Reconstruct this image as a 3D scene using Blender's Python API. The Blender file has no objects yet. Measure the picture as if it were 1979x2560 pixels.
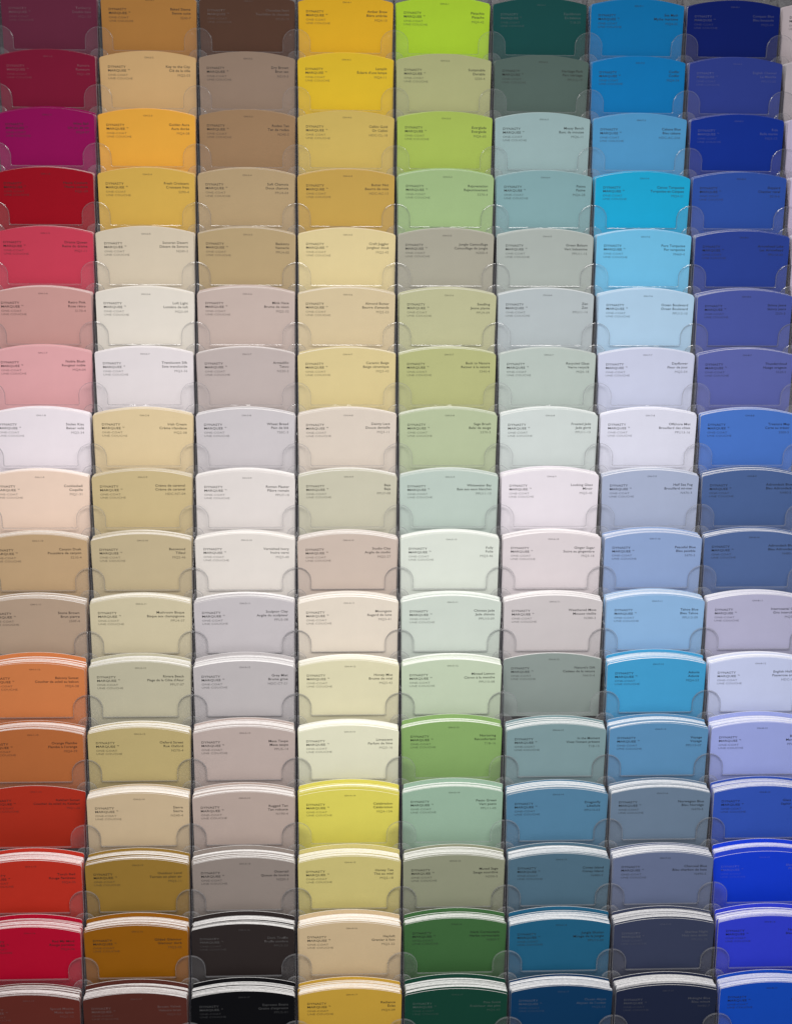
import bpy, bmesh, math, random
from mathutils import Matrix, Vector, Euler

random.seed(11)
SC = bpy.context.scene
COL = SC.collection
U = 0.09                                  # one column of the display is 9 cm wide
PITCH = 0.6115                            # spacing of the rows, in columns
TAU = math.radians(23)                    # the cards stand this much steeper than the display
REC = math.radians(35)                    # the display leans back this much
CT, ST = math.cos(TAU), math.sin(TAU)

# display frame: x to the right, y away from the viewer, z up the slope, in columns
BOARD = Matrix.Translation((-4.2*U, 0, 1.75)) @ Matrix.Rotation(-REC, 4, 'X') @ Matrix.Scale(U, 4)
def unscaled(m):
    l, r, s = m.decompose()
    return Matrix.Translation(l) @ r.to_matrix().to_4x4()

# ------------------------------------------------------------------ camera
cd = bpy.data.cameras.new('camera'); cam = bpy.data.objects.new('camera', cd); COL.objects.link(cam)
cd.sensor_fit = 'VERTICAL'; cd.sensor_height = 36; cd.lens = 3700/2560*36
cd.clip_start = 0.02; cd.clip_end = 50
cam.matrix_world = unscaled(BOARD @ Matrix.Rotation(math.pi/2, 4, 'X')
    @ Matrix.Translation((3.3028, -7.1107, 14.5044)) @ Euler((0.1206, -0.0455, -0.0082), 'XYZ').to_matrix().to_4x4())
SC.camera = cam

# ------------------------------------------------------------------ world, lamps, exposure
w = bpy.data.worlds.new('World'); SC.world = w; w.use_nodes = True
bg = w.node_tree.nodes['Background']; bg.inputs[0].default_value = (0.93, 0.95, 1.0, 1); bg.inputs[1].default_value = .36
SC.view_settings.view_transform = 'Standard'; SC.view_settings.look = 'None'
SC.view_settings.exposure = 0; SC.view_settings.gamma = 1; SC.view_settings.use_curve_mapping = False
def area(name, pos, target, size, energy, spread, colour, size_y=None):
    d = bpy.data.lights.new(name, 'AREA'); d.energy = energy; d.color = colour
    d.shape = 'RECTANGLE'; d.size = size; d.size_y = size_y or size; d.spread = math.radians(spread)
    o = bpy.data.objects.new(name, d); COL.objects.link(o)
    p = BOARD @ Vector(pos); t = BOARD @ Vector(target)
    o.location = p; o.rotation_euler = (t - p).to_track_quat('-Z', 'Y').to_euler()
    return o
area('ceiling_light', (4.3, -10, -2.6), (4, 0, -8.3), .8, 3.9, 98, (1, .97, .94), .25)
area('added_edge_light', (4, -7, 8), (4, 0, -8), 1.2, 5.6, 140, (1, .98, .96), .6)  # unseen lamp added high up to whiten the cut card edges

# ------------------------------------------------------------------ materials
def new_mat(name):
    m = bpy.data.materials.new(name); m.use_nodes = True
    n = m.node_tree; n.nodes.clear()
    return m, n.nodes, n.links, n.nodes.new('ShaderNodeOutputMaterial')
def node(ns, t, **k):
    x = ns.new(t)
    for a, b in k.items(): setattr(x, a, b)
    return x
def card_face():
    m, ns, ln, out = new_mat('painted_card')
    p = node(ns, 'ShaderNodeBsdfPrincipled'); oi = node(ns, 'ShaderNodeObjectInfo'); tc = node(ns, 'ShaderNodeTexCoord')
    n1 = node(ns, 'ShaderNodeTexNoise'); n1.inputs['Scale'].default_value = 2600; n1.inputs['Detail'].default_value = 2
    n2 = node(ns, 'ShaderNodeTexNoise'); n2.inputs['Scale'].default_value = 60; n2.inputs['Detail'].default_value = 3
    hsv = node(ns, 'ShaderNodeHueSaturation')
    mr = node(ns, 'ShaderNodeMapRange'); mr.inputs[1].default_value = .3; mr.inputs[2].default_value = .7
    mr.inputs[3].default_value = .965; mr.inputs[4].default_value = 1.035
    ln.new(tc.outputs['Object'], n1.inputs['Vector']); ln.new(tc.outputs['Object'], n2.inputs['Vector'])
    mx = node(ns, 'ShaderNodeMath', operation='ADD'); ln.new(n1.outputs[0], mx.inputs[0]); ln.new(n2.outputs[0], mx.inputs[1])
    hv = node(ns, 'ShaderNodeMath', operation='MULTIPLY'); ln.new(mx.outputs[0], hv.inputs[0]); hv.inputs[1].default_value = .5
    ln.new(hv.outputs[0], mr.inputs[0]); ln.new(mr.outputs[0], hsv.inputs['Value'])
    ln.new(oi.outputs['Color'], hsv.inputs['Color']); ln.new(hsv.outputs[0], p.inputs['Base Color'])
    b = node(ns, 'ShaderNodeBump'); b.inputs['Strength'].default_value = .12; b.inputs['Distance'].default_value = .0002
    ln.new(n1.outputs[0], b.inputs['Height']); ln.new(b.outputs[0], p.inputs['Normal'])
    p.inputs['Roughness'].default_value = .55; p.inputs['Specular IOR Level'].default_value = .10
    ln.new(p.outputs[0], out.inputs[0]); return m
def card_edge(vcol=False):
    # cut paper: white core; tint mixes ink bleed and painted-in light bounced between cards
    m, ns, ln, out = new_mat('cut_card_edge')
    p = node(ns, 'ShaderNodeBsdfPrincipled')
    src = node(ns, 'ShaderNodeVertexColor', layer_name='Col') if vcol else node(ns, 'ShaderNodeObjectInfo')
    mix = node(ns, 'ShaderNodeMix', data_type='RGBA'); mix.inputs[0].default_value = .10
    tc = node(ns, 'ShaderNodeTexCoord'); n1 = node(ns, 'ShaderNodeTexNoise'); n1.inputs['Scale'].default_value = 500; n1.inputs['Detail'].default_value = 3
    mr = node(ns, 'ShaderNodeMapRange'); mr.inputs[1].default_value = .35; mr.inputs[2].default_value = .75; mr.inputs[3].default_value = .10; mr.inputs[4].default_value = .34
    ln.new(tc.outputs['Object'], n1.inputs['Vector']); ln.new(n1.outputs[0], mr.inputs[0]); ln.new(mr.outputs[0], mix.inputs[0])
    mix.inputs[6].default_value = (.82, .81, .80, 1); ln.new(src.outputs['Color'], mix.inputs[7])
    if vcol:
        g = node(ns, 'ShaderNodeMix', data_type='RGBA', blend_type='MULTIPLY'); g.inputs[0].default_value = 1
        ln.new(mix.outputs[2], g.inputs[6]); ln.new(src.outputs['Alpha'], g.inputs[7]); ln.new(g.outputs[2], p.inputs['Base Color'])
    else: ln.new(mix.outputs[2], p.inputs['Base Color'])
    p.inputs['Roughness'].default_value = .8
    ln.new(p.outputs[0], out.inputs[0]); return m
def stack_face():
    m, ns, ln, out = new_mat('stacked_card_face')
    p = node(ns, 'ShaderNodeBsdfPrincipled'); v = node(ns, 'ShaderNodeVertexColor', layer_name='Col')
    ln.new(v.outputs['Color'], p.inputs['Base Color']); p.inputs['Roughness'].default_value = .55
    ln.new(p.outputs[0], out.inputs[0]); return m
def ink():
    m, ns, ln, out = new_mat('printing_ink')
    p = node(ns, 'ShaderNodeBsdfPrincipled'); oi = node(ns, 'ShaderNodeObjectInfo')
    ln.new(oi.outputs['Color'], p.inputs['Base Color']); p.inputs['Roughness'].default_value = .5
    ln.new(p.outputs[0], out.inputs[0]); return m
def acrylic(name, veil, veilcol, tint, rough, wav=0.0, ior=1.49, fres=.35):
    m, ns, ln, out = new_mat(name)
    tr = node(ns, 'ShaderNodeBsdfTransparent'); tr.inputs[0].default_value = (*tint, 1)
    df = node(ns, 'ShaderNodeBsdfDiffuse'); df.inputs[0].default_value = (*veilcol, 1)
    gl = node(ns, 'ShaderNodeBsdfGlossy'); gl.inputs['Roughness'].default_value = rough
    a = node(ns, 'ShaderNodeMixShader'); a.inputs[0].default_value = veil
    ln.new(tr.outputs[0], a.inputs[1]); ln.new(df.outputs[0], a.inputs[2])
    fr = node(ns, 'ShaderNodeFresnel'); fr.inputs[0].default_value = ior
    fm = node(ns, 'ShaderNodeMath', operation='MULTIPLY'); ln.new(fr.outputs[0], fm.inputs[0]); fm.inputs[1].default_value = fres
    b = node(ns, 'ShaderNodeMixShader'); ln.new(fm.outputs[0], b.inputs[0]); ln.new(a.outputs[0], b.inputs[1]); ln.new(gl.outputs[0], b.inputs[2])
    if wav:
        tc = node(ns, 'ShaderNodeTexCoord'); n1 = node(ns, 'ShaderNodeTexNoise'); n1.inputs['Scale'].default_value = 70
        ln.new(tc.outputs['Object'], n1.inputs['Vector'])
        bp = node(ns, 'ShaderNodeBump'); bp.inputs['Strength'].default_value = wav; bp.inputs['Distance'].default_value = .002
        ln.new(n1.outputs[0], bp.inputs['Height']); ln.new(bp.outputs[0], gl.inputs['Normal'])
    ln.new(b.outputs[0], out.inputs[0]); return m
def plain(name, c, r, noise=0):
    m, ns, ln, out = new_mat(name)
    p = node(ns, 'ShaderNodeBsdfPrincipled'); p.inputs['Base Color'].default_value = (*c, 1); p.inputs['Roughness'].default_value = r
    ln.new(p.outputs[0], out.inputs[0]); return m
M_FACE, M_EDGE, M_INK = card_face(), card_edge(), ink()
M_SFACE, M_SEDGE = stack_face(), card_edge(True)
M_CLEAR = acrylic('clear_acrylic', .025, (.8,.78,.8), (1,1,1), .06, .4, 1.35, .3)
M_RIM = acrylic('polished_acrylic_edge', .30, (.26,.26,.27), (.95,.95,.96), .08, .3, 1.6, .9)
M_SRIM = acrylic('side_panel_edge', .22, (.10,.09,.115), (.75,.74,.78), .12, .5)
M_SIDE = acrylic('clear_acrylic_side', .012, (.3,.28,.32), (.985,.985,.99), .08, .4, 1.3)
M_TAB = acrylic('clear_acrylic_tab', .04, (.8,.8,.8), (.99,.99,.99), .08, 0, 1.35)
M_BACK = acrylic('lightened_acrylic_back', .13, (.8,.78,.78), (.98,.98,.98), .1, 0, 1.35)  # pale veil stands in for light guided into the shaded gap above stacks
M_DARK = plain('matt_black_board', (.012, .011, .014), .6)
M_GREY = plain('grey_plastic', (.10, .095, .11), .5)

# ------------------------------------------------------------------ mesh helpers
def plate(bm, pts, n0, n1, axis='n', fm=0, em=1):
    """prism from a 2-D outline. axis 'n': pts are (x, h), thickness along n (n points to the viewer = -y);
    axis 'x': pts are (n, h), thickness along x; axis 'h': pts are (x, n), thickness along h. Units: columns."""
    def P(p, t):
        if axis == 'n': return (p[0]*U, -t*U, p[1]*U)
        if axis == 'x': return (t*U, -p[0]*U, p[1]*U)
        return (p[0]*U, -p[1]*U, t*U)
    a = [bm.verts.new(P(p, n0)) for p in pts]; b = [bm.verts.new(P(p, n1)) for p in pts]
    fs = [bm.faces.new(a), bm.faces.new(b[::-1])]
    for f in fs: f.material_index = fm
    k = len(pts)
    for i in range(k):
        f = bm.faces.new((a[i], b[i], b[(i+1) % k], a[(i+1) % k])); f.material_index = em; fs.append(f)
    bmesh.ops.recalc_face_normals(bm, faces=fs)
    return a, b
def mesh(name, bm, mats):
    me = bpy.data.meshes.new(name); bm.to_mesh(me); bm.free()
    for m in mats: me.materials.append(m)
    return me
def obj(name, me, parent=None, loc=None):
    o = bpy.data.objects.new(name, me); COL.objects.link(o)
    if parent: o.parent = parent
    if loc: o.location = loc
    return o
def say(o, label=None, category=None, group=None, kind=None):
    for k, v in (('label', label), ('category', category), ('group', group), ('kind', kind)):
        if v: o[k] = v

# ------------------------------------------------------------------ the setting behind the display
HL = 0.13                                  # height of the front lip above the pocket floor
DEP = PITCH*ST                             # depth of a pocket
W0, W1 = 0.002, 0.007                      # side panel from the module joint
bm = bmesh.new()
plate(bm, [(-3, -14), (13, -14), (13, 3), (-3, 3)], -.62, -.66, 'n', 0, 0)
wall = obj('wall', mesh('wall', bm, [M_DARK])); wall.matrix_world = unscaled(BOARD); say(wall, kind='structure')

# ------------------------------------------------------------------ one pocket of the display
def quarter(cx, cy, rx, ry, a0, a1, n=14):
    return [(cx + rx*math.cos(math.radians(a0 + (a1-a0)*i/n)), cy + ry*math.sin(math.radians(a0 + (a1-a0)*i/n))) for i in range(n+1)]
EH, EW = .225, .135
def lip_outline():
    L = [(W1, 0), (1-W1, 0)]
    R = [(1-W1, HL+EH)] + quarter(1-W1, HL+EH-EW, EW, EW, 90, 180)[1:] + quarter(1-W1-EW-.012, HL+.012, .012, .012, 0, -90, 4)
    Lf = quarter(W1+EW+.012, HL+.012, .012, .012, -90, -180, 4) + quarter(W1, HL+EH-EW, EW, EW, 0, 90)[:-1] + [(W1, HL+EH)]
    return L + R + Lf
def bevelled(bm, th):
    """polished chamfer round the front face of a plate"""
    bm.faces.ensure_lookup_table(); f = max(bm.faces, key=lambda f: (round(-f.calc_center_median().y, 6), f.calc_area()))
    r = bmesh.ops.inset_region(bm, faces=[f], thickness=th*U, depth=.002*U, use_even_offset=True)
    for g in r['faces']: g.material_index = 1
bm = bmesh.new(); plate(bm, lip_outline(), .006, .02); bevelled(bm, .0065); ME_LIP = mesh('front_lip', bm, [M_CLEAR, M_RIM])
sp = [(0.02, 0), (0.02, HL+EH-.02), (0.0, HL+EH+.01), (-DEP+.07, PITCH*CT+HL-.03), (-DEP+.03, PITCH*CT+HL-.03), (-DEP+.03, 0)]
ME_SIDE = []
for x0, x1 in ((W0, W1), (1-W1, 1-W0)):
    bm = bmesh.new(); plate(bm, sp, x0, x1, 'x'); ME_SIDE.append(mesh('side_panel', bm, [M_SIDE, M_SRIM]))
TR = .092; TH = HL + PITCH*CT + .012
ME_TAB = []
bm = bmesh.new(); plate(bm, [(W1, TH-.25), (W1+TR, TH-.25)] + quarter(W1, TH-TR, TR, TR, 0, 90), -DEP+.045, -DEP+.057, 'n'); bevelled(bm, .006); ME_TAB.append(mesh('rear_tab', bm, [M_TAB, M_RIM]))
bm = bmesh.new(); plate(bm, quarter(1-W1, TH-TR, TR, TR, 90, 180) + [(1-W1-TR, TH-.25), (1-W1, TH-.25)], -DEP+.045, -DEP+.057, 'n'); bevelled(bm, .006); ME_TAB.append(mesh('rear_tab', bm, [M_TAB, M_RIM]))
bm = bmesh.new()
plate(bm, [(W1, -DEP+.026), (1-W1, -DEP+.026), (1-W1, .02), (W1, .02)], -.014, -.001, 'h')
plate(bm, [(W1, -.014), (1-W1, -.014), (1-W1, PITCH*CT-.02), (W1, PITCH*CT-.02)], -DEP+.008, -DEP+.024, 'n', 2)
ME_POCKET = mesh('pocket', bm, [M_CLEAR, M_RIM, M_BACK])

def pocket_origin(i):                      # display frame, the lip's front top edge lies at z = -i*PITCH, y = 0
    return Vector((0, HL*ST + .02*CT, -i*PITCH - HL*CT + .02*ST))

ORD = ['', 'leftmost', 'second', 'third', 'fourth', 'fifth', 'sixth', 'seventh', 'eighth', 'rightmost']
COLTXT = ['', 'wine to red', 'orange to rust', 'brown to black', 'yellow and cream', 'lime to pine green', 'teal and grey',
          'sky blue to slate', 'navy to ultramarine', 'pale grey and lilac']
for c in range(1, 10):
    o = bpy.data.objects.new('card_rack', None); COL.objects.link(o)
    o.empty_display_size = .03
    o.matrix_world = unscaled(BOARD @ Matrix.Translation((c-1, 0, -17*PITCH)))
    where = 'by the left edge' if c == 1 else 'cut off at right' if c == 9 else ORD[c] + ' rack from the left'
    say(o, f'tall clear acrylic rack holding the {COLTXT[c]} cards, {where}', 'card rack', 'acrylic pocket racks side by side', 'thing')
    for i in range(0, 18 if c < 9 else 8):
        p = obj('pocket', ME_POCKET, o)
        q = pocket_origin(i) + Vector((0, 0, 17*PITCH))
        p.location = q*U; p.rotation_euler = (TAU, 0, 0)
        obj('front_lip', ME_LIP, p)
        for m in ME_SIDE: obj('side_panel', m, p)
        for m in ME_TAB: obj('rear_tab', m, p)

# ------------------------------------------------------------------ cards
TOP = HL + PITCH*CT - .027                 # height of a card
CW = .962
TH1 = .0045                                # thickness of one card
def card_outline(w=CW, top=TOP, sag=.066, r=.018):
    c = w/2; R = (c*c + sag*sag)/(2*sag); a0 = math.degrees(math.asin(c/R))
    pts = [(-c+.004, 0), (c-.004, 0)]
    ac = []
    for k in range(19):
        a = math.radians(-a0 + 2*a0*k/18); ac.append((R*math.sin(a), top - R + R*math.cos(a)))
    ac = ac[::-1]
    pts += [(c, top-sag-.012), (c-.004, top-sag-.005)] + [(ac[0][0]-.007, ac[0][1]+.002)] + ac[1:-1] + [(ac[-1][0]+.007, ac[-1][1]+.002)] + [(-c+.004, top-sag-.005), (-c, top-sag-.012)]
    return pts
CARD_PTS = card_outline()
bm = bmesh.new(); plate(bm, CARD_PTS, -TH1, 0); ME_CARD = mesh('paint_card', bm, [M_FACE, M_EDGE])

TEXTS = []
def text_mesh(lines, size, bold, align, x, y, gap, squeeze=1.0):
    """lettering on the card's front face: x,y of the first baseline in columns"""
    cu = bpy.data.curves.new('lettering', 'FONT'); cu.body = '\n'.join(lines); cu.size = size*U
    cu.offset = bold*size*U; cu.align_x = align; cu.space_line = gap/size if gap else 1
    cu.resolution_u = 2; cu.space_character = 1.03
    me = bpy.data.meshes.new('lettering'); TEXTS.append((me, cu, x, y, squeeze))
    return me
def finish_texts():
    """turn all the queued lettering into meshes in one go"""
    tmp = bpy.data.collections.new('tmp'); COL.children.link(tmp); obs = []
    for me, cu, *_ in TEXTS:
        t = bpy.data.objects.new('t', cu); tmp.objects.link(t); obs.append(t)
    dg = bpy.context.evaluated_depsgraph_get(); dg.update()
    for t, (me, cu, x, y, squeeze) in zip(obs, TEXTS):
        e = t.evaluated_get(dg); m2 = e.to_mesh(); b = bmesh.new(); b.from_mesh(m2); e.to_mesh_clear()
        for v in b.verts: v.co = Vector((x*U + v.co.x*squeeze, -.0009*U - .00004, y*U + v.co.y))
        b.to_mesh(me); b.free(); me.materials.clear(); me.materials.append(M_INK)
    for t in obs: bpy.data.objects.remove(t)
    for me, cu, *_ in TEXTS: bpy.data.curves.remove(cu)
    bpy.data.collections.remove(tmp); TEXTS.clear()
XL = -CW/2 + .075; XR = CW/2 - .058; YT = TOP
ME_BRAND = text_mesh(['DYNASTY', 'MARQUEE'], .0315, .003, 'LEFT', XL, YT-.168, .0365, 1.26)
ME_TM = text_mesh(['™'], .024, 0, 'LEFT', XL+.198, YT-.197, 0)
ME_SLOGAN = text_mesh(['ONE-COAT', 'UNE COUCHE'], .0265, 0, 'LEFT', XL, YT-.246, .0335, 1.42)

CARDS = {  # card colours corrected against renders to reproduce colours judged from the image
(1, 1): ((114, 45, 69), 'dark plum', 'Tamberry', 'Double baie', 'MQ1-33', 'OH-1-1', 0.080, 0, 1, 0),
(2, 1): ((134, 23, 55), 'deep maroon', 'Rumors', 'Rumeurs', 'MQ1-09', 'OH-1-2', 0.130, 0, 1, 0),
(3, 1): ((150, 7, 88), 'magenta purple', 'Wine Bell', 'Un jeu de vin', 'MQ4-07', 'OH-1-3', 0.113, 0.014, 0, 0),
(4, 1): ((155, 7, 28), 'dark crimson', 'Haute Couture', 'Haute couture', 'MQ1-09', 'OH-1-4', 0.150, 0, 0, 0),
(5, 1): ((200, 63, 85), 'coral red', 'Drama Queen', 'Reine du drame', 'MQ1-11', 'OH-1-5', 0.110, 0, 0, 0),
(6, 1): ((199, 151, 145), 'dusty rose', 'Retro Pink', 'Rose rétro', 'S170-4', 'OH-1-6', 0.130, 0, 0, 0),
(7, 1): ((220, 164, 167), 'soft salmon pink', 'Noble Blush', 'Rougeur noble', 'MQ4-04', 'OH-1-7', 0.051, 0.014, 0, 0),
(8, 1): ((229, 220, 226), 'pale lilac pink', 'Stolen Kiss', 'Baiser volé', 'MQ3-34', 'OH-1-8', 0.117, 0, 0, 0),
(9, 1): ((227, 202, 184), 'pale peach', 'Cockleshell', 'Coquille', 'MQ1-31', 'OH-1-9', 0.115, 0, 0, 0),
(10, 1): ((181, 153, 118), 'sandy tan', 'Canyon Dusk', 'Poussière de canyon', 'S210-4', 'OH-1-10', 0.148, 0, 0, 0),
(11, 1): ((168, 146, 126), 'greyish brown', 'Stone Brown', 'Brun pierre', '250F-4', 'OH-1-11', 0.154, 0, 0, 0),
(12, 1): ((197, 119, 70), 'bright orange', 'Balcony Sunset', 'Coucher de soleil au balcon', 'MQ4-38', 'OH-1-12', 0.162, 0.042, 0, 0.006),
(13, 1): ((172, 100, 55), 'burnt orange', 'Orange Flambe', "Flambé à l'orange", 'MQ4-39', 'OH-1-13', 0.162, 0.014, 0, 0),
(14, 1): ((167, 46, 29), 'brick red', 'Kalahari Sunset', 'Coucher de soleil du Kalahari', 'MQ1-26', 'OH-1-14', 0.008, 0, 0, -0.012),
(15, 1): ((182, 46, 31), 'tomato red', 'Torch Red', 'Rouge flambeau', 'MQ4-35', 'OH-1-15', 0.162, 0.042, 0, 0),
(16, 1): ((176, 7, 43), 'cherry red', 'Red My Mind', 'Rouge pensées', 'MQ4-36', 'OH-1-16', 0.158, 0.042, 0, 0),
(17, 1): ((100, 42, 34), 'reddish brown', 'Spiced Mocha', 'Moka épicé', 'MQ1-52', 'OH-1-17', 0.162, 0.014, 1, 0),
(1, 2): ((192, 135, 69), 'caramel brown', 'Baked Sienna', 'Sienne cuite', 'S240-7', 'OH-2-1', 0.097, 0, 0, 0),
(2, 2): ((221, 181, 126), 'light toffee', 'Key to the City', 'Clé de la ville', 'MQ2-03', 'OH-2-2', 0.080, 0, 0, 0),
(3, 2): ((240, 175, 66), 'golden orange', 'Golden Aura', 'Aura dorée', 'MQ4-08', 'OH-2-3', 0.130, 0, 0, 0),
(4, 2): ((214, 174, 81), 'golden wheat', 'Fresh Croissant', 'Croissant frais', 'S290-4', 'OH-2-4', 0.110, 0, 0, 0),
(5, 2): ((209, 196, 174), 'pale beige', 'Sonoran Desert', 'Désert de Sonora', 'N240-3', 'OH-2-5', 0.130, 0, 0, 0),
(6, 2): ((219, 212, 201), 'off-white', 'Loft Light', 'Lumière de loft', 'MQ3-09', 'OH-2-6', 0.150, 0, 0, 0),
(7, 2): ((218, 211, 213), 'pinkish white', 'Translucent Silk', 'Soie translucide', 'MQ3-36', 'OH-2-7', 0.102, 0, 0, 0),
(8, 2): ((210, 190, 151), 'pale creamy yellow', 'Irish Cream', 'Crème irlandaise', 'MQ2-08', 'OH-2-8', 0.117, 0, 0, 0),
(9, 2): ((190, 172, 130), 'mustard beige', 'Crème de caramel', 'Crème de caramel', 'HDC-NT-04', 'OH-2-9', 0.115, 0, 0, 0),
(10, 2): ((180, 165, 133), 'khaki tan', 'Basswood', 'Tilleul', 'MQ2-46', 'OH-2-10', 0.148, 0, 0, 0),
(11, 2): ((192, 182, 153), 'pale olive beige', 'Mushroom Bisque', 'Bisque aux champignons', 'PPU4-07', 'OH-2-11', 0.154, 0, 0, 0),
(12, 2): ((177, 172, 149), 'greyish khaki', 'Riviera Beach', "Plage de la Côte d'Azur", 'PPU7-07', 'OH-2-12', 0.160, 0.026, 0, 0),
(13, 2): ((177, 160, 111), 'olive gold', 'Oxford Street', 'Rue Oxford', 'N270-4', 'OH-2-13', 0.162, 0, 0, 0),
(14, 2): ((193, 172, 140), 'warm tan', 'Sierra', 'Sierra', 'N240-4', 'OH-2-14', 0.162, 0.014, 0, 0),
(15, 2): ((144, 112, 48), 'dark bronze', 'Outdoor Land', 'Terrain en plein air', 'MQ2-11', 'OH-2-15', 0.162, 0.03, 0, 0),
(16, 2): ((143, 88, 10), 'rust brown', 'Gilded Glamour', 'Glamour doré', 'MQ2-05', 'OH-2-16', 0.158, 0.042, 0, 0),
(17, 2): ((84, 41, 33), 'dark red brown', 'Brown Velvet', 'Velours brun', 'MQ1-53', 'OH-2-17', 0.162, 0.042, 1, 0),
(1, 3): ((95, 66, 52), 'chocolate brown', 'Chocolate Swirl', 'Tourbillon de chocolat', 'PPU5-19', 'OH-3-1', 0.113, 0, 1, 0),
(2, 3): ((157, 134, 116), 'dull grey brown', 'Dry Brown', 'Brun sec', 'N210-5', 'OH-3-2', 0.097, 0, 0, 0),
(3, 3): ((161, 129, 96), 'mid brown', 'Rodeo Tan', 'Tan de rodéo', 'N240-5', 'OH-3-3', 0.080, 0, 0, 0),
(4, 3): ((179, 155, 118), 'light tan brown', 'Soft Chamois', 'Doux chamois', 'PPU4-04', 'OH-3-4', 0.130, 0, 0, 0),
(5, 3): ((177, 155, 117), 'wicker tan', 'Basketry', 'Vannerie', 'PPU4-05', 'OH-3-5', 0.150, 0, 0, 0),
(6, 3): ((188, 171, 163), 'pinkish taupe', 'Mink Haze', 'Brume de vison', 'MQ2-32', 'OH-3-6', 0.110, 0.014, 0, 0),
(7, 3): ((179, 167, 164), 'light greyish pink', 'Armadillo', 'Tatou', 'N230-3', 'OH-3-7', 0.102, 0, 0, 0),
(8, 3): ((190, 185, 188), 'pale grey lilac', 'Wheat Bread', 'Pain de blé', '720C-3', 'OH-3-8', 0.117, 0, 0, 0),
(9, 3): ((207, 201, 198), 'very pale greige', 'Roman Plaster', 'Plâtre romain', 'PPU7-10', 'OH-3-9', 0.128, 0, 0, 0.007),
(10, 3): ((208, 202, 196), 'ivory white', 'Varnished Ivory', 'Ivoire verni', 'MQ3-40', 'OH-3-10', 0.148, 0, 0, 0),
(11, 3): ((182, 177, 180), 'light mauve grey', 'Sculptor Clay', 'Argile du sculpteur', 'PPU5-08', 'OH-3-11', 0.154, 0, 0, 0),
(12, 3): ((175, 170, 171), 'cool mauve grey', 'Grey Mist', 'Brume grise', 'HDC-CT-21', 'OH-3-12', 0.160, 0.03, 0, 0),
(13, 3): ((175, 160, 154), 'warm taupe', 'Mesa Taupe', 'Mesa taupe', 'PPU5-14', 'OH-3-13', 0.162, 0.026, 0, 0),
(14, 3): ((174, 157, 148), 'rosy taupe', 'Rugged Tan', 'Tan robuste', 'N190-4', 'OH-3-14', 0.162, 0.02, 0, 0),
(15, 3): ((139, 128, 121), 'dark warm grey', 'Ottertail', 'Queue de loutre', 'N220-5', 'OH-3-15', 0.162, 0.042, 0, 0),
(16, 3): ((44, 37, 36), 'near-black brown', 'Dark Truffle', 'Truffe sombre', 'PPU5-20', 'OH-3-16', 0.158, 0.042, 1, 0),
(17, 3): ((7, 7, 11), 'black', 'Espresso Beans', "Grains d'espresso", 'PPU5-01', 'OH-3-17', 0.162, 0.042, 1, 0),
(1, 4): ((243, 189, 42), 'amber yellow', 'Amber Brew', 'Bière ambrée', 'MQ4-10', 'OH-4-1', 0.130, 0, 0, 0),
(2, 4): ((234, 196, 48), 'bright golden yellow', 'Lamplit', "Éclairé d'une lampe", 'MQ4-11', 'OH-4-2', 0.113, 0, 0, 0),
(3, 4): ((209, 182, 98), 'muted gold', 'Cellini Gold', 'Or Cellini', 'HDC-CL-18', 'OH-4-3', 0.097, 0, 0, 0),
(4, 4): ((193, 158, 79), 'butterscotch', 'Butter Nut', 'Beurre de noix', 'HDC-AC-13', 'OH-4-4', 0.150, 0, 0, 0),
(5, 4): ((215, 198, 149), 'pale custard yellow', 'Craft Juggler', 'Jongleur doué', 'MQ2-45', 'OH-4-5', 0.110, 0, 0, 0),
(6, 4): ((201, 184, 149), 'light almond', 'Almond Butter', "Beurre d'amande", 'MQ2-23', 'OH-4-6', 0.130, 0, 0, 0),
(7, 4): ((203, 187, 138), 'soft straw yellow', 'Ceramic Beige', 'Beige céramique', 'MQ3-43', 'OH-4-7', 0.102, 0, 0, 0),
(8, 4): ((201, 190, 178), 'pale lace beige', 'Dainty Lace', 'Douce dentelle', 'MQ3-11', 'OH-4-8', 0.117, 0, 0, 0),
(9, 4): ((184, 181, 162), 'pale greenish beige', 'Baja', 'Baja', 'PPU7-08', 'OH-4-9', 0.115, 0, 0, 0),
(10, 4): ((186, 171, 160), 'light clay beige', 'Studio Clay', 'Argile de studio', 'MQ2-27', 'OH-4-10', 0.162, 0, 0, 0),
(11, 4): ((208, 198, 184), 'pale cream', 'Moongaze', 'Regard de lune', 'MQ3-41', 'OH-4-11', 0.162, 0, 0, 0),
(12, 4): ((205, 200, 168), 'pale honey yellow', 'Honey Mist', 'Brume de miel', 'MQ3-42', 'OH-4-12', 0.160, 0, 0, 0),
(13, 4): ((212, 211, 186), 'pale lime cream', 'Limescent', 'Parfum de lime', 'MQ3-16', 'OH-4-13', 0.156, 0, 0, 0),
(14, 4): ((210, 201, 91), 'lemon yellow', 'Celebration', 'Célébration', 'MQ4-13A', 'OH-4-14', 0.081, 0.042, 0, 0.028),
(15, 4): ((195, 183, 117), 'honey khaki', 'Honey Tea', 'Thé au miel', 'MQ2-18', 'OH-4-15', 0.162, 0.042, 0, 0),
(16, 4): ((200, 177, 140), 'hay beige', 'Hayloft', 'Grenier à foin', 'MQ2-22', 'OH-4-16', 0.158, 0.042, 0, 0),
(17, 4): ((199, 159, 60), 'mustard gold', 'Radiance', 'Éclat', 'MQ4-09', 'OH-4-17', 0.150, 0.03, 0, 0),
(1, 5): ((187, 226, 58), 'vivid lime green', 'Pistachio', 'Pistache', 'MQ4-42', 'OH-5-1', 0.080, 0, 0, 0),
(2, 5): ((183, 185, 133), 'muted sage green', 'Sustainable', 'Durable', 'S350-4', 'OH-5-2', 0.130, 0, 0, 0),
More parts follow.
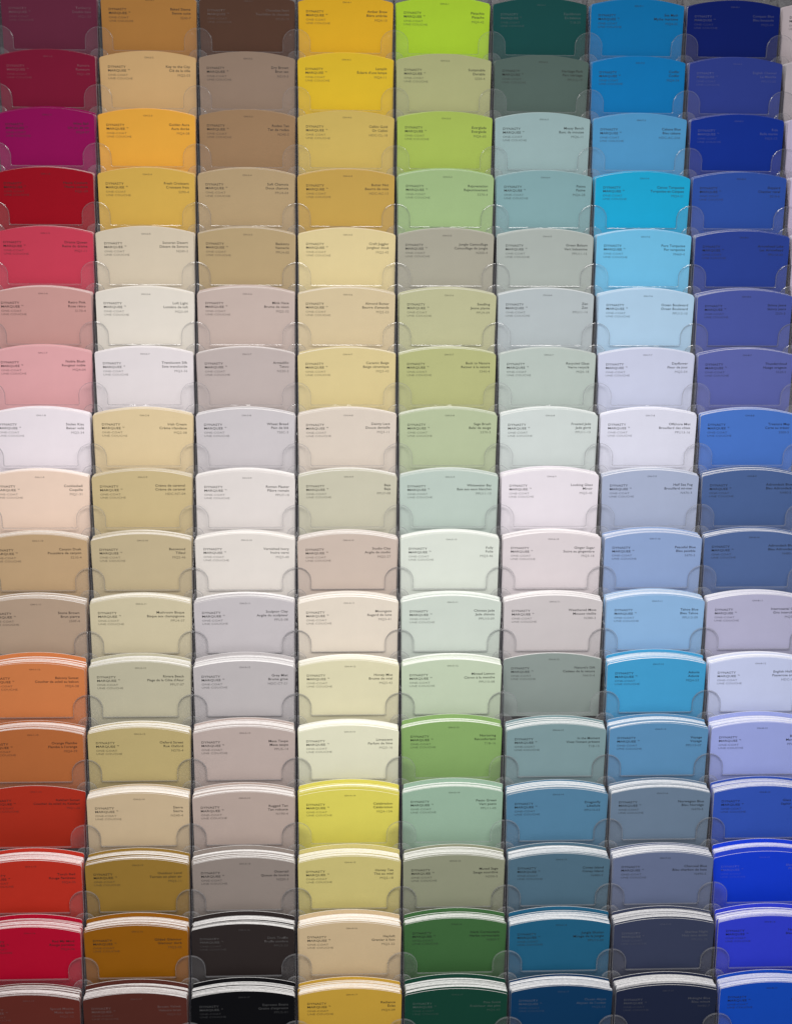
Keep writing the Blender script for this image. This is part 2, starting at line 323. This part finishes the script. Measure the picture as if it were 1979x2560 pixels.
(3, 5): ((170, 192, 90), 'yellowish lime green', 'Everglade', 'Everglade', 'MQ6-60', 'OH-5-3', 0.113, 0, 0, 0),
(4, 5): ((157, 183, 130), 'fresh mid green', 'Rejuvenation', 'Rajeunissement', 'S370-4', 'OH-5-4', 0.162, 0.014, 0, 0),
(5, 5): ((162, 159, 144), 'greyish putty', 'Jungle Camouflage', 'Camouflage de jungle', 'N350-4', 'OH-5-5', 0.130, 0, 0, 0),
(6, 5): ((176, 176, 140), 'pale olive', 'Seedling', 'Jeune plante', 'PPU9-09', 'OH-5-6', 0.150, 0, 0, 0),
(7, 5): ((169, 172, 121), 'moss green', 'Back to Nature', 'Retour à la nature', 'S340-4', 'OH-5-7', 0.102, 0, 0, 0),
(8, 5): ((167, 178, 146), 'light sage green', 'Sage Brush', 'Balai de sauge', 'S370-3', 'OH-5-8', 0.117, 0, 0, 0),
(9, 5): ((171, 185, 177), 'pale sea green', 'Whitewater Bay', 'Baie aux eaux blanches', 'PPU11-10', 'OH-5-9', 0.128, 0, 0, 0),
(10, 5): ((200, 206, 197), 'greenish white', 'Folly', 'Folie', 'MQ3-46', 'OH-5-10', 0.148, 0, 0, 0),
(11, 5): ((188, 197, 188), 'pale jade green', 'Chinese Jade', 'Jade chinois', 'PPU10-09', 'OH-5-11', 0.154, 0, 0, 0),
(12, 5): ((180, 193, 169), 'pale mint green', 'Minted Lemon', 'Citron à la menthe', 'PPU10-08', 'OH-5-12', 0.160, 0, 0, 0),
(13, 5): ((128, 161, 98), 'leaf green', 'Nurturing', 'Réconfortant', 'T18-16', 'OH-5-13', 0.078, 0.042, 0, 0),
(14, 5): ((144, 172, 151), 'dusty mint green', 'Pesto Green', 'Vert pesto', 'PPU11-05', 'OH-5-14', 0.097, 0.042, 0, 0),
(15, 5): ((139, 142, 119), 'grey olive', 'Muted Sage', 'Sauge sourdine', 'N350-5', 'OH-5-15', 0.162, 0.026, 0, 0),
(16, 5): ((61, 101, 58), 'dark herb green', 'Herb Cornucopia', 'Herbe cornucopia', 'N350-7', 'OH-5-16', 0.115, 0.042, 0, 0),
(17, 5): ((17, 63, 49), 'deep pine green', 'Pine Scent', 'Fraîcheur des pins', 'MQ6-47', 'OH-5-17', 0.162, 0.042, 1, 0.012),
(1, 6): ((23, 81, 79), 'dark teal green', 'Equilibrium', 'En balance', 'T18-20', 'OH-6-1', 0.097, 0, 1, 0),
(2, 6): ((90, 109, 102), 'dull slate green', 'Heritage Park', 'Parc héritage', 'PPU12-19', 'OH-6-2', 0.080, 0, 0, 0),
(3, 6): ((156, 182, 183), 'pale grey teal', 'Mossy Bench', 'Banc de mousse', 'MQ6-11', 'OH-6-3', 0.130, 0, 0, 0),
(4, 6): ((130, 166, 170), 'soft teal', 'Patina', 'Patine', 'MQ6-28', 'OH-6-4', 0.130, 0, 0, 0),
(5, 6): ((164, 172, 167), 'pale grey green', 'Green Balsam', 'Vert balsamine', 'PPU11-15', 'OH-6-5', 0.150, 0, 0, 0),
(6, 6): ((172, 181, 184), 'light silver grey', 'Zen', 'Zen', 'PPU11-14', 'OH-6-6', 0.110, 0, 0, 0),
(7, 6): ((172, 183, 177), 'pale sea-glass grey', 'Recycled Glass', 'Verre recyclé', 'MQ6-18', 'OH-6-7', 0.102, 0, 0, 0),
(8, 6): ((191, 199, 197), 'frosty pale grey', 'Frosted Jade', 'Jade givré', 'PPU11-13', 'OH-6-8', 0.117, 0, 0, 0),
(9, 6): ((212, 206, 213), 'pinkish off-white', 'Looking Glass', 'Miroir', 'MQ3-45', 'OH-6-9', 0.115, 0.014, 0, 0),
(10, 6): ((201, 193, 196), 'pale pinkish lilac', 'Ginger Sugar', 'Sucre au gingembre', 'MQ3-18', 'OH-6-10', 0.148, 0, 0, 0),
(11, 6): ((188, 182, 183), 'light pinkish grey', 'Weathered Moss', 'Mousse vieillie', 'N380-3', 'OH-6-11', 0.154, 0, 0, 0),
(12, 6): ((132, 143, 139), 'mid grey green', "Nature's Gift", 'Cadeau de la nature', 'N410-4', 'OH-6-12', 0.014, 0, 0, 0),
(13, 6): ((118, 143, 147), 'grey teal', 'In the Moment', "Vivez l'instant présent", 'T18-15', 'OH-6-13', 0.162, 0.02, 0, 0),
(14, 6): ((79, 122, 151), 'steel teal blue', 'Dragonfly', 'Libellule', 'PPU12-03', 'OH-6-14', 0.162, 0.014, 0, 0),
(15, 6): ((76, 105, 123), 'slate blue', 'Coney Island', 'Coney Island', 'N480-5', 'OH-6-15', 0.162, 0.03, 0, 0),
(16, 6): ((31, 92, 124), 'deep ocean blue', 'Jungle Illusion', 'Mirage de la jungle', 'PPU13-20', 'OH-6-16', 0.158, 0.042, 0, 0),
(17, 6): ((7, 54, 92), 'dark petrol blue', 'Ocean Abyss', "Abysse de l'océan", 'MQ5-58', 'OH-6-17', 0.162, 0.02, 1, 0),
(1, 7): ((7, 124, 187), 'strong cerulean blue', 'Sea Myth', 'Mythe maritime', 'MQ4-55', 'OH-7-1', 0.143, 0, 0, 0),
(2, 7): ((7, 126, 193), 'bright azure blue', 'Codfar', 'Codfar', 'MQ4-54', 'OH-7-2', 0.127, 0, 0, 0),
(3, 7): ((83, 156, 205), 'medium sky blue', 'Cabana Blue', 'Bleu cabane', 'HDC-AC-23A', 'OH-7-3', 0.110, 0, 0, 0),
(4, 7): ((25, 166, 210), 'vivid turquoise', 'Caicos Turquoise', 'Turquoise-et-Caïques', 'MQ4-21', 'OH-7-4', 0.162, 0, 0, 0),
(5, 7): ((109, 185, 222), 'light turquoise blue', 'Pure Turquoise', 'Pur turquoise', 'M460-4', 'OH-7-5', 0.130, 0, 0, 0),
(6, 7): ((166, 196, 220), 'pale sky blue', 'Ocean Boulevard', 'Ocean Boulevard', 'PPU13-10', 'OH-7-6', 0.150, 0, 0, 0),
(7, 7): ((190, 195, 217), 'pale periwinkle', 'Dayflower', 'Fleur de jour', 'MQ3-54', 'OH-7-7', 0.102, 0, 0, 0),
(8, 7): ((205, 206, 221), 'very pale lavender', 'Offshore Mist', 'Brouillard des côtes', 'PPU13-16', 'OH-7-8', 0.117, 0, 0, 0),
(9, 7): ((156, 166, 191), 'hazy grey blue', 'Half Sea Fog', 'Brouillard mi-mer', 'N470-3', 'OH-7-9', 0.115, 0, 0, 0),
(10, 7): ((132, 153, 192), 'soft cornflower blue', 'Peaceful Blue', 'Bleu paisible', 'S470-3', 'OH-7-10', 0.148, 0.014, 0, 0),
(11, 7): ((131, 168, 206), 'light cornflower blue', 'Tahoe Blue', 'Bleu Tahoe', 'PPU13-09', 'OH-7-11', 0.154, 0.014, 0, 0),
(12, 7): ((62, 147, 193), 'bright aqua blue', 'Adonis', 'Adonis', 'MQ4-53', 'OH-7-12', 0.160, 0.03, 0, 0),
(13, 7): ((86, 134, 173), 'mid denim blue', 'Voyage', 'Voyage', 'PPU13-07', 'OH-7-13', 0.162, 0.026, 0, 0),
(14, 7): ((101, 120, 141), 'greyish steel blue', 'Norwegian Blue', 'Bleu Norvège', 'N470-5', 'OH-7-14', 0.162, 0.02, 0, 0),
(15, 7): ((99, 110, 140), 'dusky slate', 'Charcoal Blue', 'Bleu charbon de bois', 'N490-5', 'OH-7-15', 0.162, 0.014, 0, 0),
(16, 7): ((55, 62, 87), 'dark slate navy', 'Starless Night', 'Nuit sans étoile', 'PPU15-20', 'OH-7-16', 0.162, 0.03, 1, 0.006),
(17, 7): ((30, 38, 63), 'midnight navy', 'Midnight Blue', 'Bleu minuit', 'N480-7', 'OH-7-17', 0.162, 0.026, 1, 0.01),
(1, 8): ((7, 30, 110), 'dark navy blue', 'Compass Blue', 'Bleu boussole', 'MQ5-54', 'OH-8-1', 0.160, 0, 1, 0),
(2, 8): ((49, 66, 148), 'muted indigo', 'English Channel', 'La Manche', 'PPU15-05', 'OH-8-2', 0.143, 0, 1, 0),
(3, 8): ((14, 49, 148), 'royal blue', 'Tide', 'Belle marée', 'MQ5-53', 'OH-8-3', 0.127, 0, 1, 0),
(4, 8): ((45, 80, 164), 'mid royal blue', 'Shipyard', 'Chantier naval', 'S510-6', 'OH-8-4', 0.130, 0, 0, 0),
(5, 8): ((41, 64, 145), 'deep indigo blue', 'Arrowhead Lake', 'Lac Arrowhead', 'PPU14-20', 'OH-8-5', 0.150, 0, 0, 0),
(6, 8): ((70, 83, 155), 'faded indigo', 'Skinny Jeans', 'Skinny jeans', 'S530-5', 'OH-8-6', 0.162, 0, 0, 0),
(7, 8): ((88, 97, 162), 'bluish violet', 'Thundercloud', 'Nuage orageux', 'S520-5', 'OH-8-7', 0.102, 0, 0, 0),
(8, 8): ((69, 111, 189), 'clear cobalt blue', 'Treasure Map', 'Carte au trésor', 'S500-5', 'OH-8-8', 0.117, 0, 0, 0),
(9, 8): ((70, 93, 140), 'dull denim blue', 'Adirondack Blue', 'Bleu Adirondack', 'N480-5', 'OH-8-9', 0.115, 0.014, 0, 0),
(10, 8): ((76, 98, 144), 'dusty denim blue', 'Adirondack Blue', 'Bleu Adirondack', 'N480-5', 'OH-8-10', 0.114, 0.014, 0, 0),
(11, 8): ((168, 167, 193), 'greyish lavender', 'Intercoastal Gray', 'Gris intercôtier', 'MQ5-23', 'OH-8-11', 0.154, 0, 0, 0),
(12, 8): ((187, 195, 225), 'pale lavender blue', 'English Hollyhock', 'Passerose anglaise', 'HDC-CT-16', 'OH-8-12', 0.160, 0, 0, 0),
(13, 8): ((149, 160, 216), 'bright periwinkle blue', 'Bluebird', 'Merle bleu', 'PPU15-09', 'OH-8-13', 0.162, 0.042, 0, 0),
(14, 8): ((49, 81, 175), 'strong cobalt blue', 'Glass Sapphire', 'Saphir de verre', 'PPU15-03', 'OH-8-14', 0.162, 0.026, 0, 0),
(15, 8): ((18, 59, 206), 'electric blue', 'Blue Beacon', 'Phare bleu', 'MQ4-57', 'OH-8-15', 0.091, 0.042, 1, 0.045),
(16, 8): ((48, 62, 205), 'vivid ultramarine', 'New Age Blue', 'Bleu nouvel âge', 'MQ4-58', 'OH-8-16', 0.158, 0.042, 0, 0),
(17, 8): ((17, 75, 188), 'saturated mid blue', 'Nautical Blue', 'Bleu nautique', 'MQ5-52', 'OH-8-17', 0.162, 0.03, 0, 0),
(1, 9): ((212, 198, 200), 'pale taupe grey', 'Soft Taupe', 'Taupe doux', 'N130-2', 'OH-9-1', 0.110, 0, 0, 0),
(2, 9): ((197, 187, 191), 'light stone grey', 'Stone Path', 'Sentier', 'N130-3', 'OH-9-2', 0.160, 0, 0, 0),
(3, 9): ((200, 190, 214), 'pale violet grey', 'Lilac Haze', 'Brume lilas', 'N560-2', 'OH-9-3', 0.143, 0, 0, 0),
(4, 9): ((203, 189, 213), 'pale orchid grey', 'Orchid Ash', 'Orchidée', 'N100-2', 'OH-9-4', 0.150, 0, 0, 0),
(5, 9): ((197, 185, 207), 'faint mauve grey', 'Mauve Dust', 'Mauve', 'N110-2', 'OH-9-5', 0.162, 0, 0, 0),
(6, 9): ((193, 184, 201), 'soft heather grey', 'Heather', 'Bruyère', 'N120-2', 'OH-9-6', 0.130, 0, 0, 0),
}
PRINT = {}
for (i, c), (hx, word, en, fr, code, slot, thick, rear, light, drop) in CARDS.items():
    sq = 1.0 if max(len(en), len(fr)) < 22 else .94
    PRINT[i, c] = (text_mesh([en, fr], .0340, .005, 'RIGHT', XR, YT-.162, .0385, sq*1.11),
                   text_mesh([code], .033, 0, 'RIGHT', XR, YT-.246, 0, 1.12),
                   text_mesh([slot], .0225, .004, 'CENTER', .012, YT-.072, 0, 1.25))
finish_texts()
bm = bmesh.new(); bm.from_mesh(ME_BRAND); bm.from_mesh(ME_TM); ME_BRAND = mesh('brand_lettering', bm, [M_INK])
def lin(h):
    v = [k/255 for k in h]
    return [x/12.92 if x <= .04045 else ((x+.055)/1.055)**2.4 for x in v]
def inks(rgb, light):
    if light:
        s = [min(1, x*.85+.055) for x in rgb]; k = [min(1, x*.95+.022) for x in rgb]
    else:
        s = [x*.07+.002 for x in rgb]; k = [x*.34+.005 for x in rgb]
    return (*s, 1), (*k, 1)
def card_matrix(c, i, n, dx=0, dh=0, spin=0, lean=0, up=None):
    if up is None: up = .020 if i < 13 else .006      # lower rows dropped to match lip gaps in the image; upper rows float
    q = pocket_origin(i) + Vector((c - .5, 0, 0))
    return (BOARD @ Matrix.Translation(q) @ Matrix.Rotation(TAU, 4, 'X') @ Matrix.Translation((dx, -n, up+dh))
            @ Matrix.Rotation(lean, 4, 'X') @ Matrix.Rotation(spin, 4, 'Y'))
BACK = -DEP + .066
stack_v, stack_f, stack_m, stack_c = [], [], [], []
def add_sheet(mw, rgb, rnd):
    """one thin card of the uncountable remainder of a stack"""
    k = len(stack_v); n = len(CARD_PTS)
    for t in (0, TH1*.99):
        for p in CARD_PTS:
            stack_v.append(mw @ Vector((p[0], t, p[1])))
    cc = rgb
    stack_f.append([k+j for j in range(n)]); stack_m.append(0)
    stack_f.append([k+n+j for j in range(n)][::-1]); stack_m.append(1)
    for j in range(n):
        stack_f.append([k+j, k+n+j, k+n+(j+1) % n, k+(j+1) % n]); stack_m.append(1)
    stack_c.extend([cc]*(n+2))
for (i, c), (hx, word, en, fr, code, slot, thick, rear, light, drop) in CARDS.items():
    rgb = lin(hx); rnd = random.Random(i*31+c)
    s_ink, w_ink = inks(rgb, light)
    above = CARDS.get((i-1, c)); below = CARDS.get((i+1, c))
    nb = f'below the {above[1]} one' if above else f'above the {below[1]} one'
    dx, dh, sp_ = rnd.uniform(-.005, .005), 0, math.radians(rnd.uniform(-.5, .5))
    nf = BACK + thick
    lean = -math.radians(rnd.uniform(.2, 1.4)) if thick > .03 else -.01
    # the bottom edge of a stack sits a little forward of its back, as loose card does
    front = obj('paint_card', ME_CARD)
    front.matrix_world = unscaled(card_matrix(c, i, nf + .004, dx, -drop, sp_, 0))
    front.color = (*rgb, 1)
    say(front, f'{word} front card {nb}, {ORD[c]} column', 'paint card', 'printed paint cards facing front in the pockets')
    a = obj('brand_lettering', ME_BRAND, front); a.color = s_ink
    a = obj('slogan_lettering', ME_SLOGAN, front); a.color = w_ink
    a = obj('colour_name', PRINT[i, c][0], front); a.color = s_ink
    a = obj('colour_code', PRINT[i, c][1], front); a.color = w_ink
    a = obj('slot_number', PRINT[i, c][2], front)
    a.color = tuple((x+y)/2 for x, y in zip(s_ink, w_ink))
    # the rearmost card, standing a little higher than the stack
    if rear:
        r = obj('paint_card', ME_CARD); r.matrix_world = unscaled(card_matrix(c, i, BACK + .006, rnd.uniform(-.006, .006), rear, math.radians(rnd.uniform(-.4, .4))))
        r.color = (*rgb, 1)
        say(r, f'rearmost {word} card peeking up behind the {word} stack', 'paint card', 'spare cards standing up at the back of their pockets')
    # the sheets between
    n = BACK + (.013 if rear else .006); nmax = nf - .003
    off = (0, 0, 0)
    while n < nmax:
        if rnd.random() < .22:
            off = (rnd.uniform(-.007, .007), rnd.uniform(-.004, .007), rnd.uniform(-.5, .5))
            n += rnd.uniform(.001, .005)
            if n >= nmax: break
        m = card_matrix(c, i, n, off[0] + rnd.uniform(-.0018, .0018), off[1] + rnd.uniform(-.001, .0015), math.radians(off[2] + rnd.uniform(-.06, .06)))
        add_sheet(m, (*rgb, rnd.choice((1, 1, .97, .93, .84, .66))), rnd)
        n += TH1*1.01
me = bpy.data.meshes.new('stacked_cards'); me.from_pydata(stack_v, [], stack_f)
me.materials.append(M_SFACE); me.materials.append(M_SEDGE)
me.polygons.foreach_set('material_index', stack_m)
ca = me.color_attributes.new('Col', 'FLOAT_COLOR', 'CORNER')
buf = []
for p, cc in zip(me.polygons, stack_c): buf.extend(list(cc)*p.loop_total)
ca.data.foreach_set('color', buf); me.update()
st = obj('stacked_cards', me)
say(st, 'white-edged sheaves of further paint cards packed behind the front card of every pocket', 'paint cards', None, 'stuff')

SC.cycles.max_bounces = 10; SC.cycles.transparent_max_bounces = 24
SC.cycles.use_denoising = True
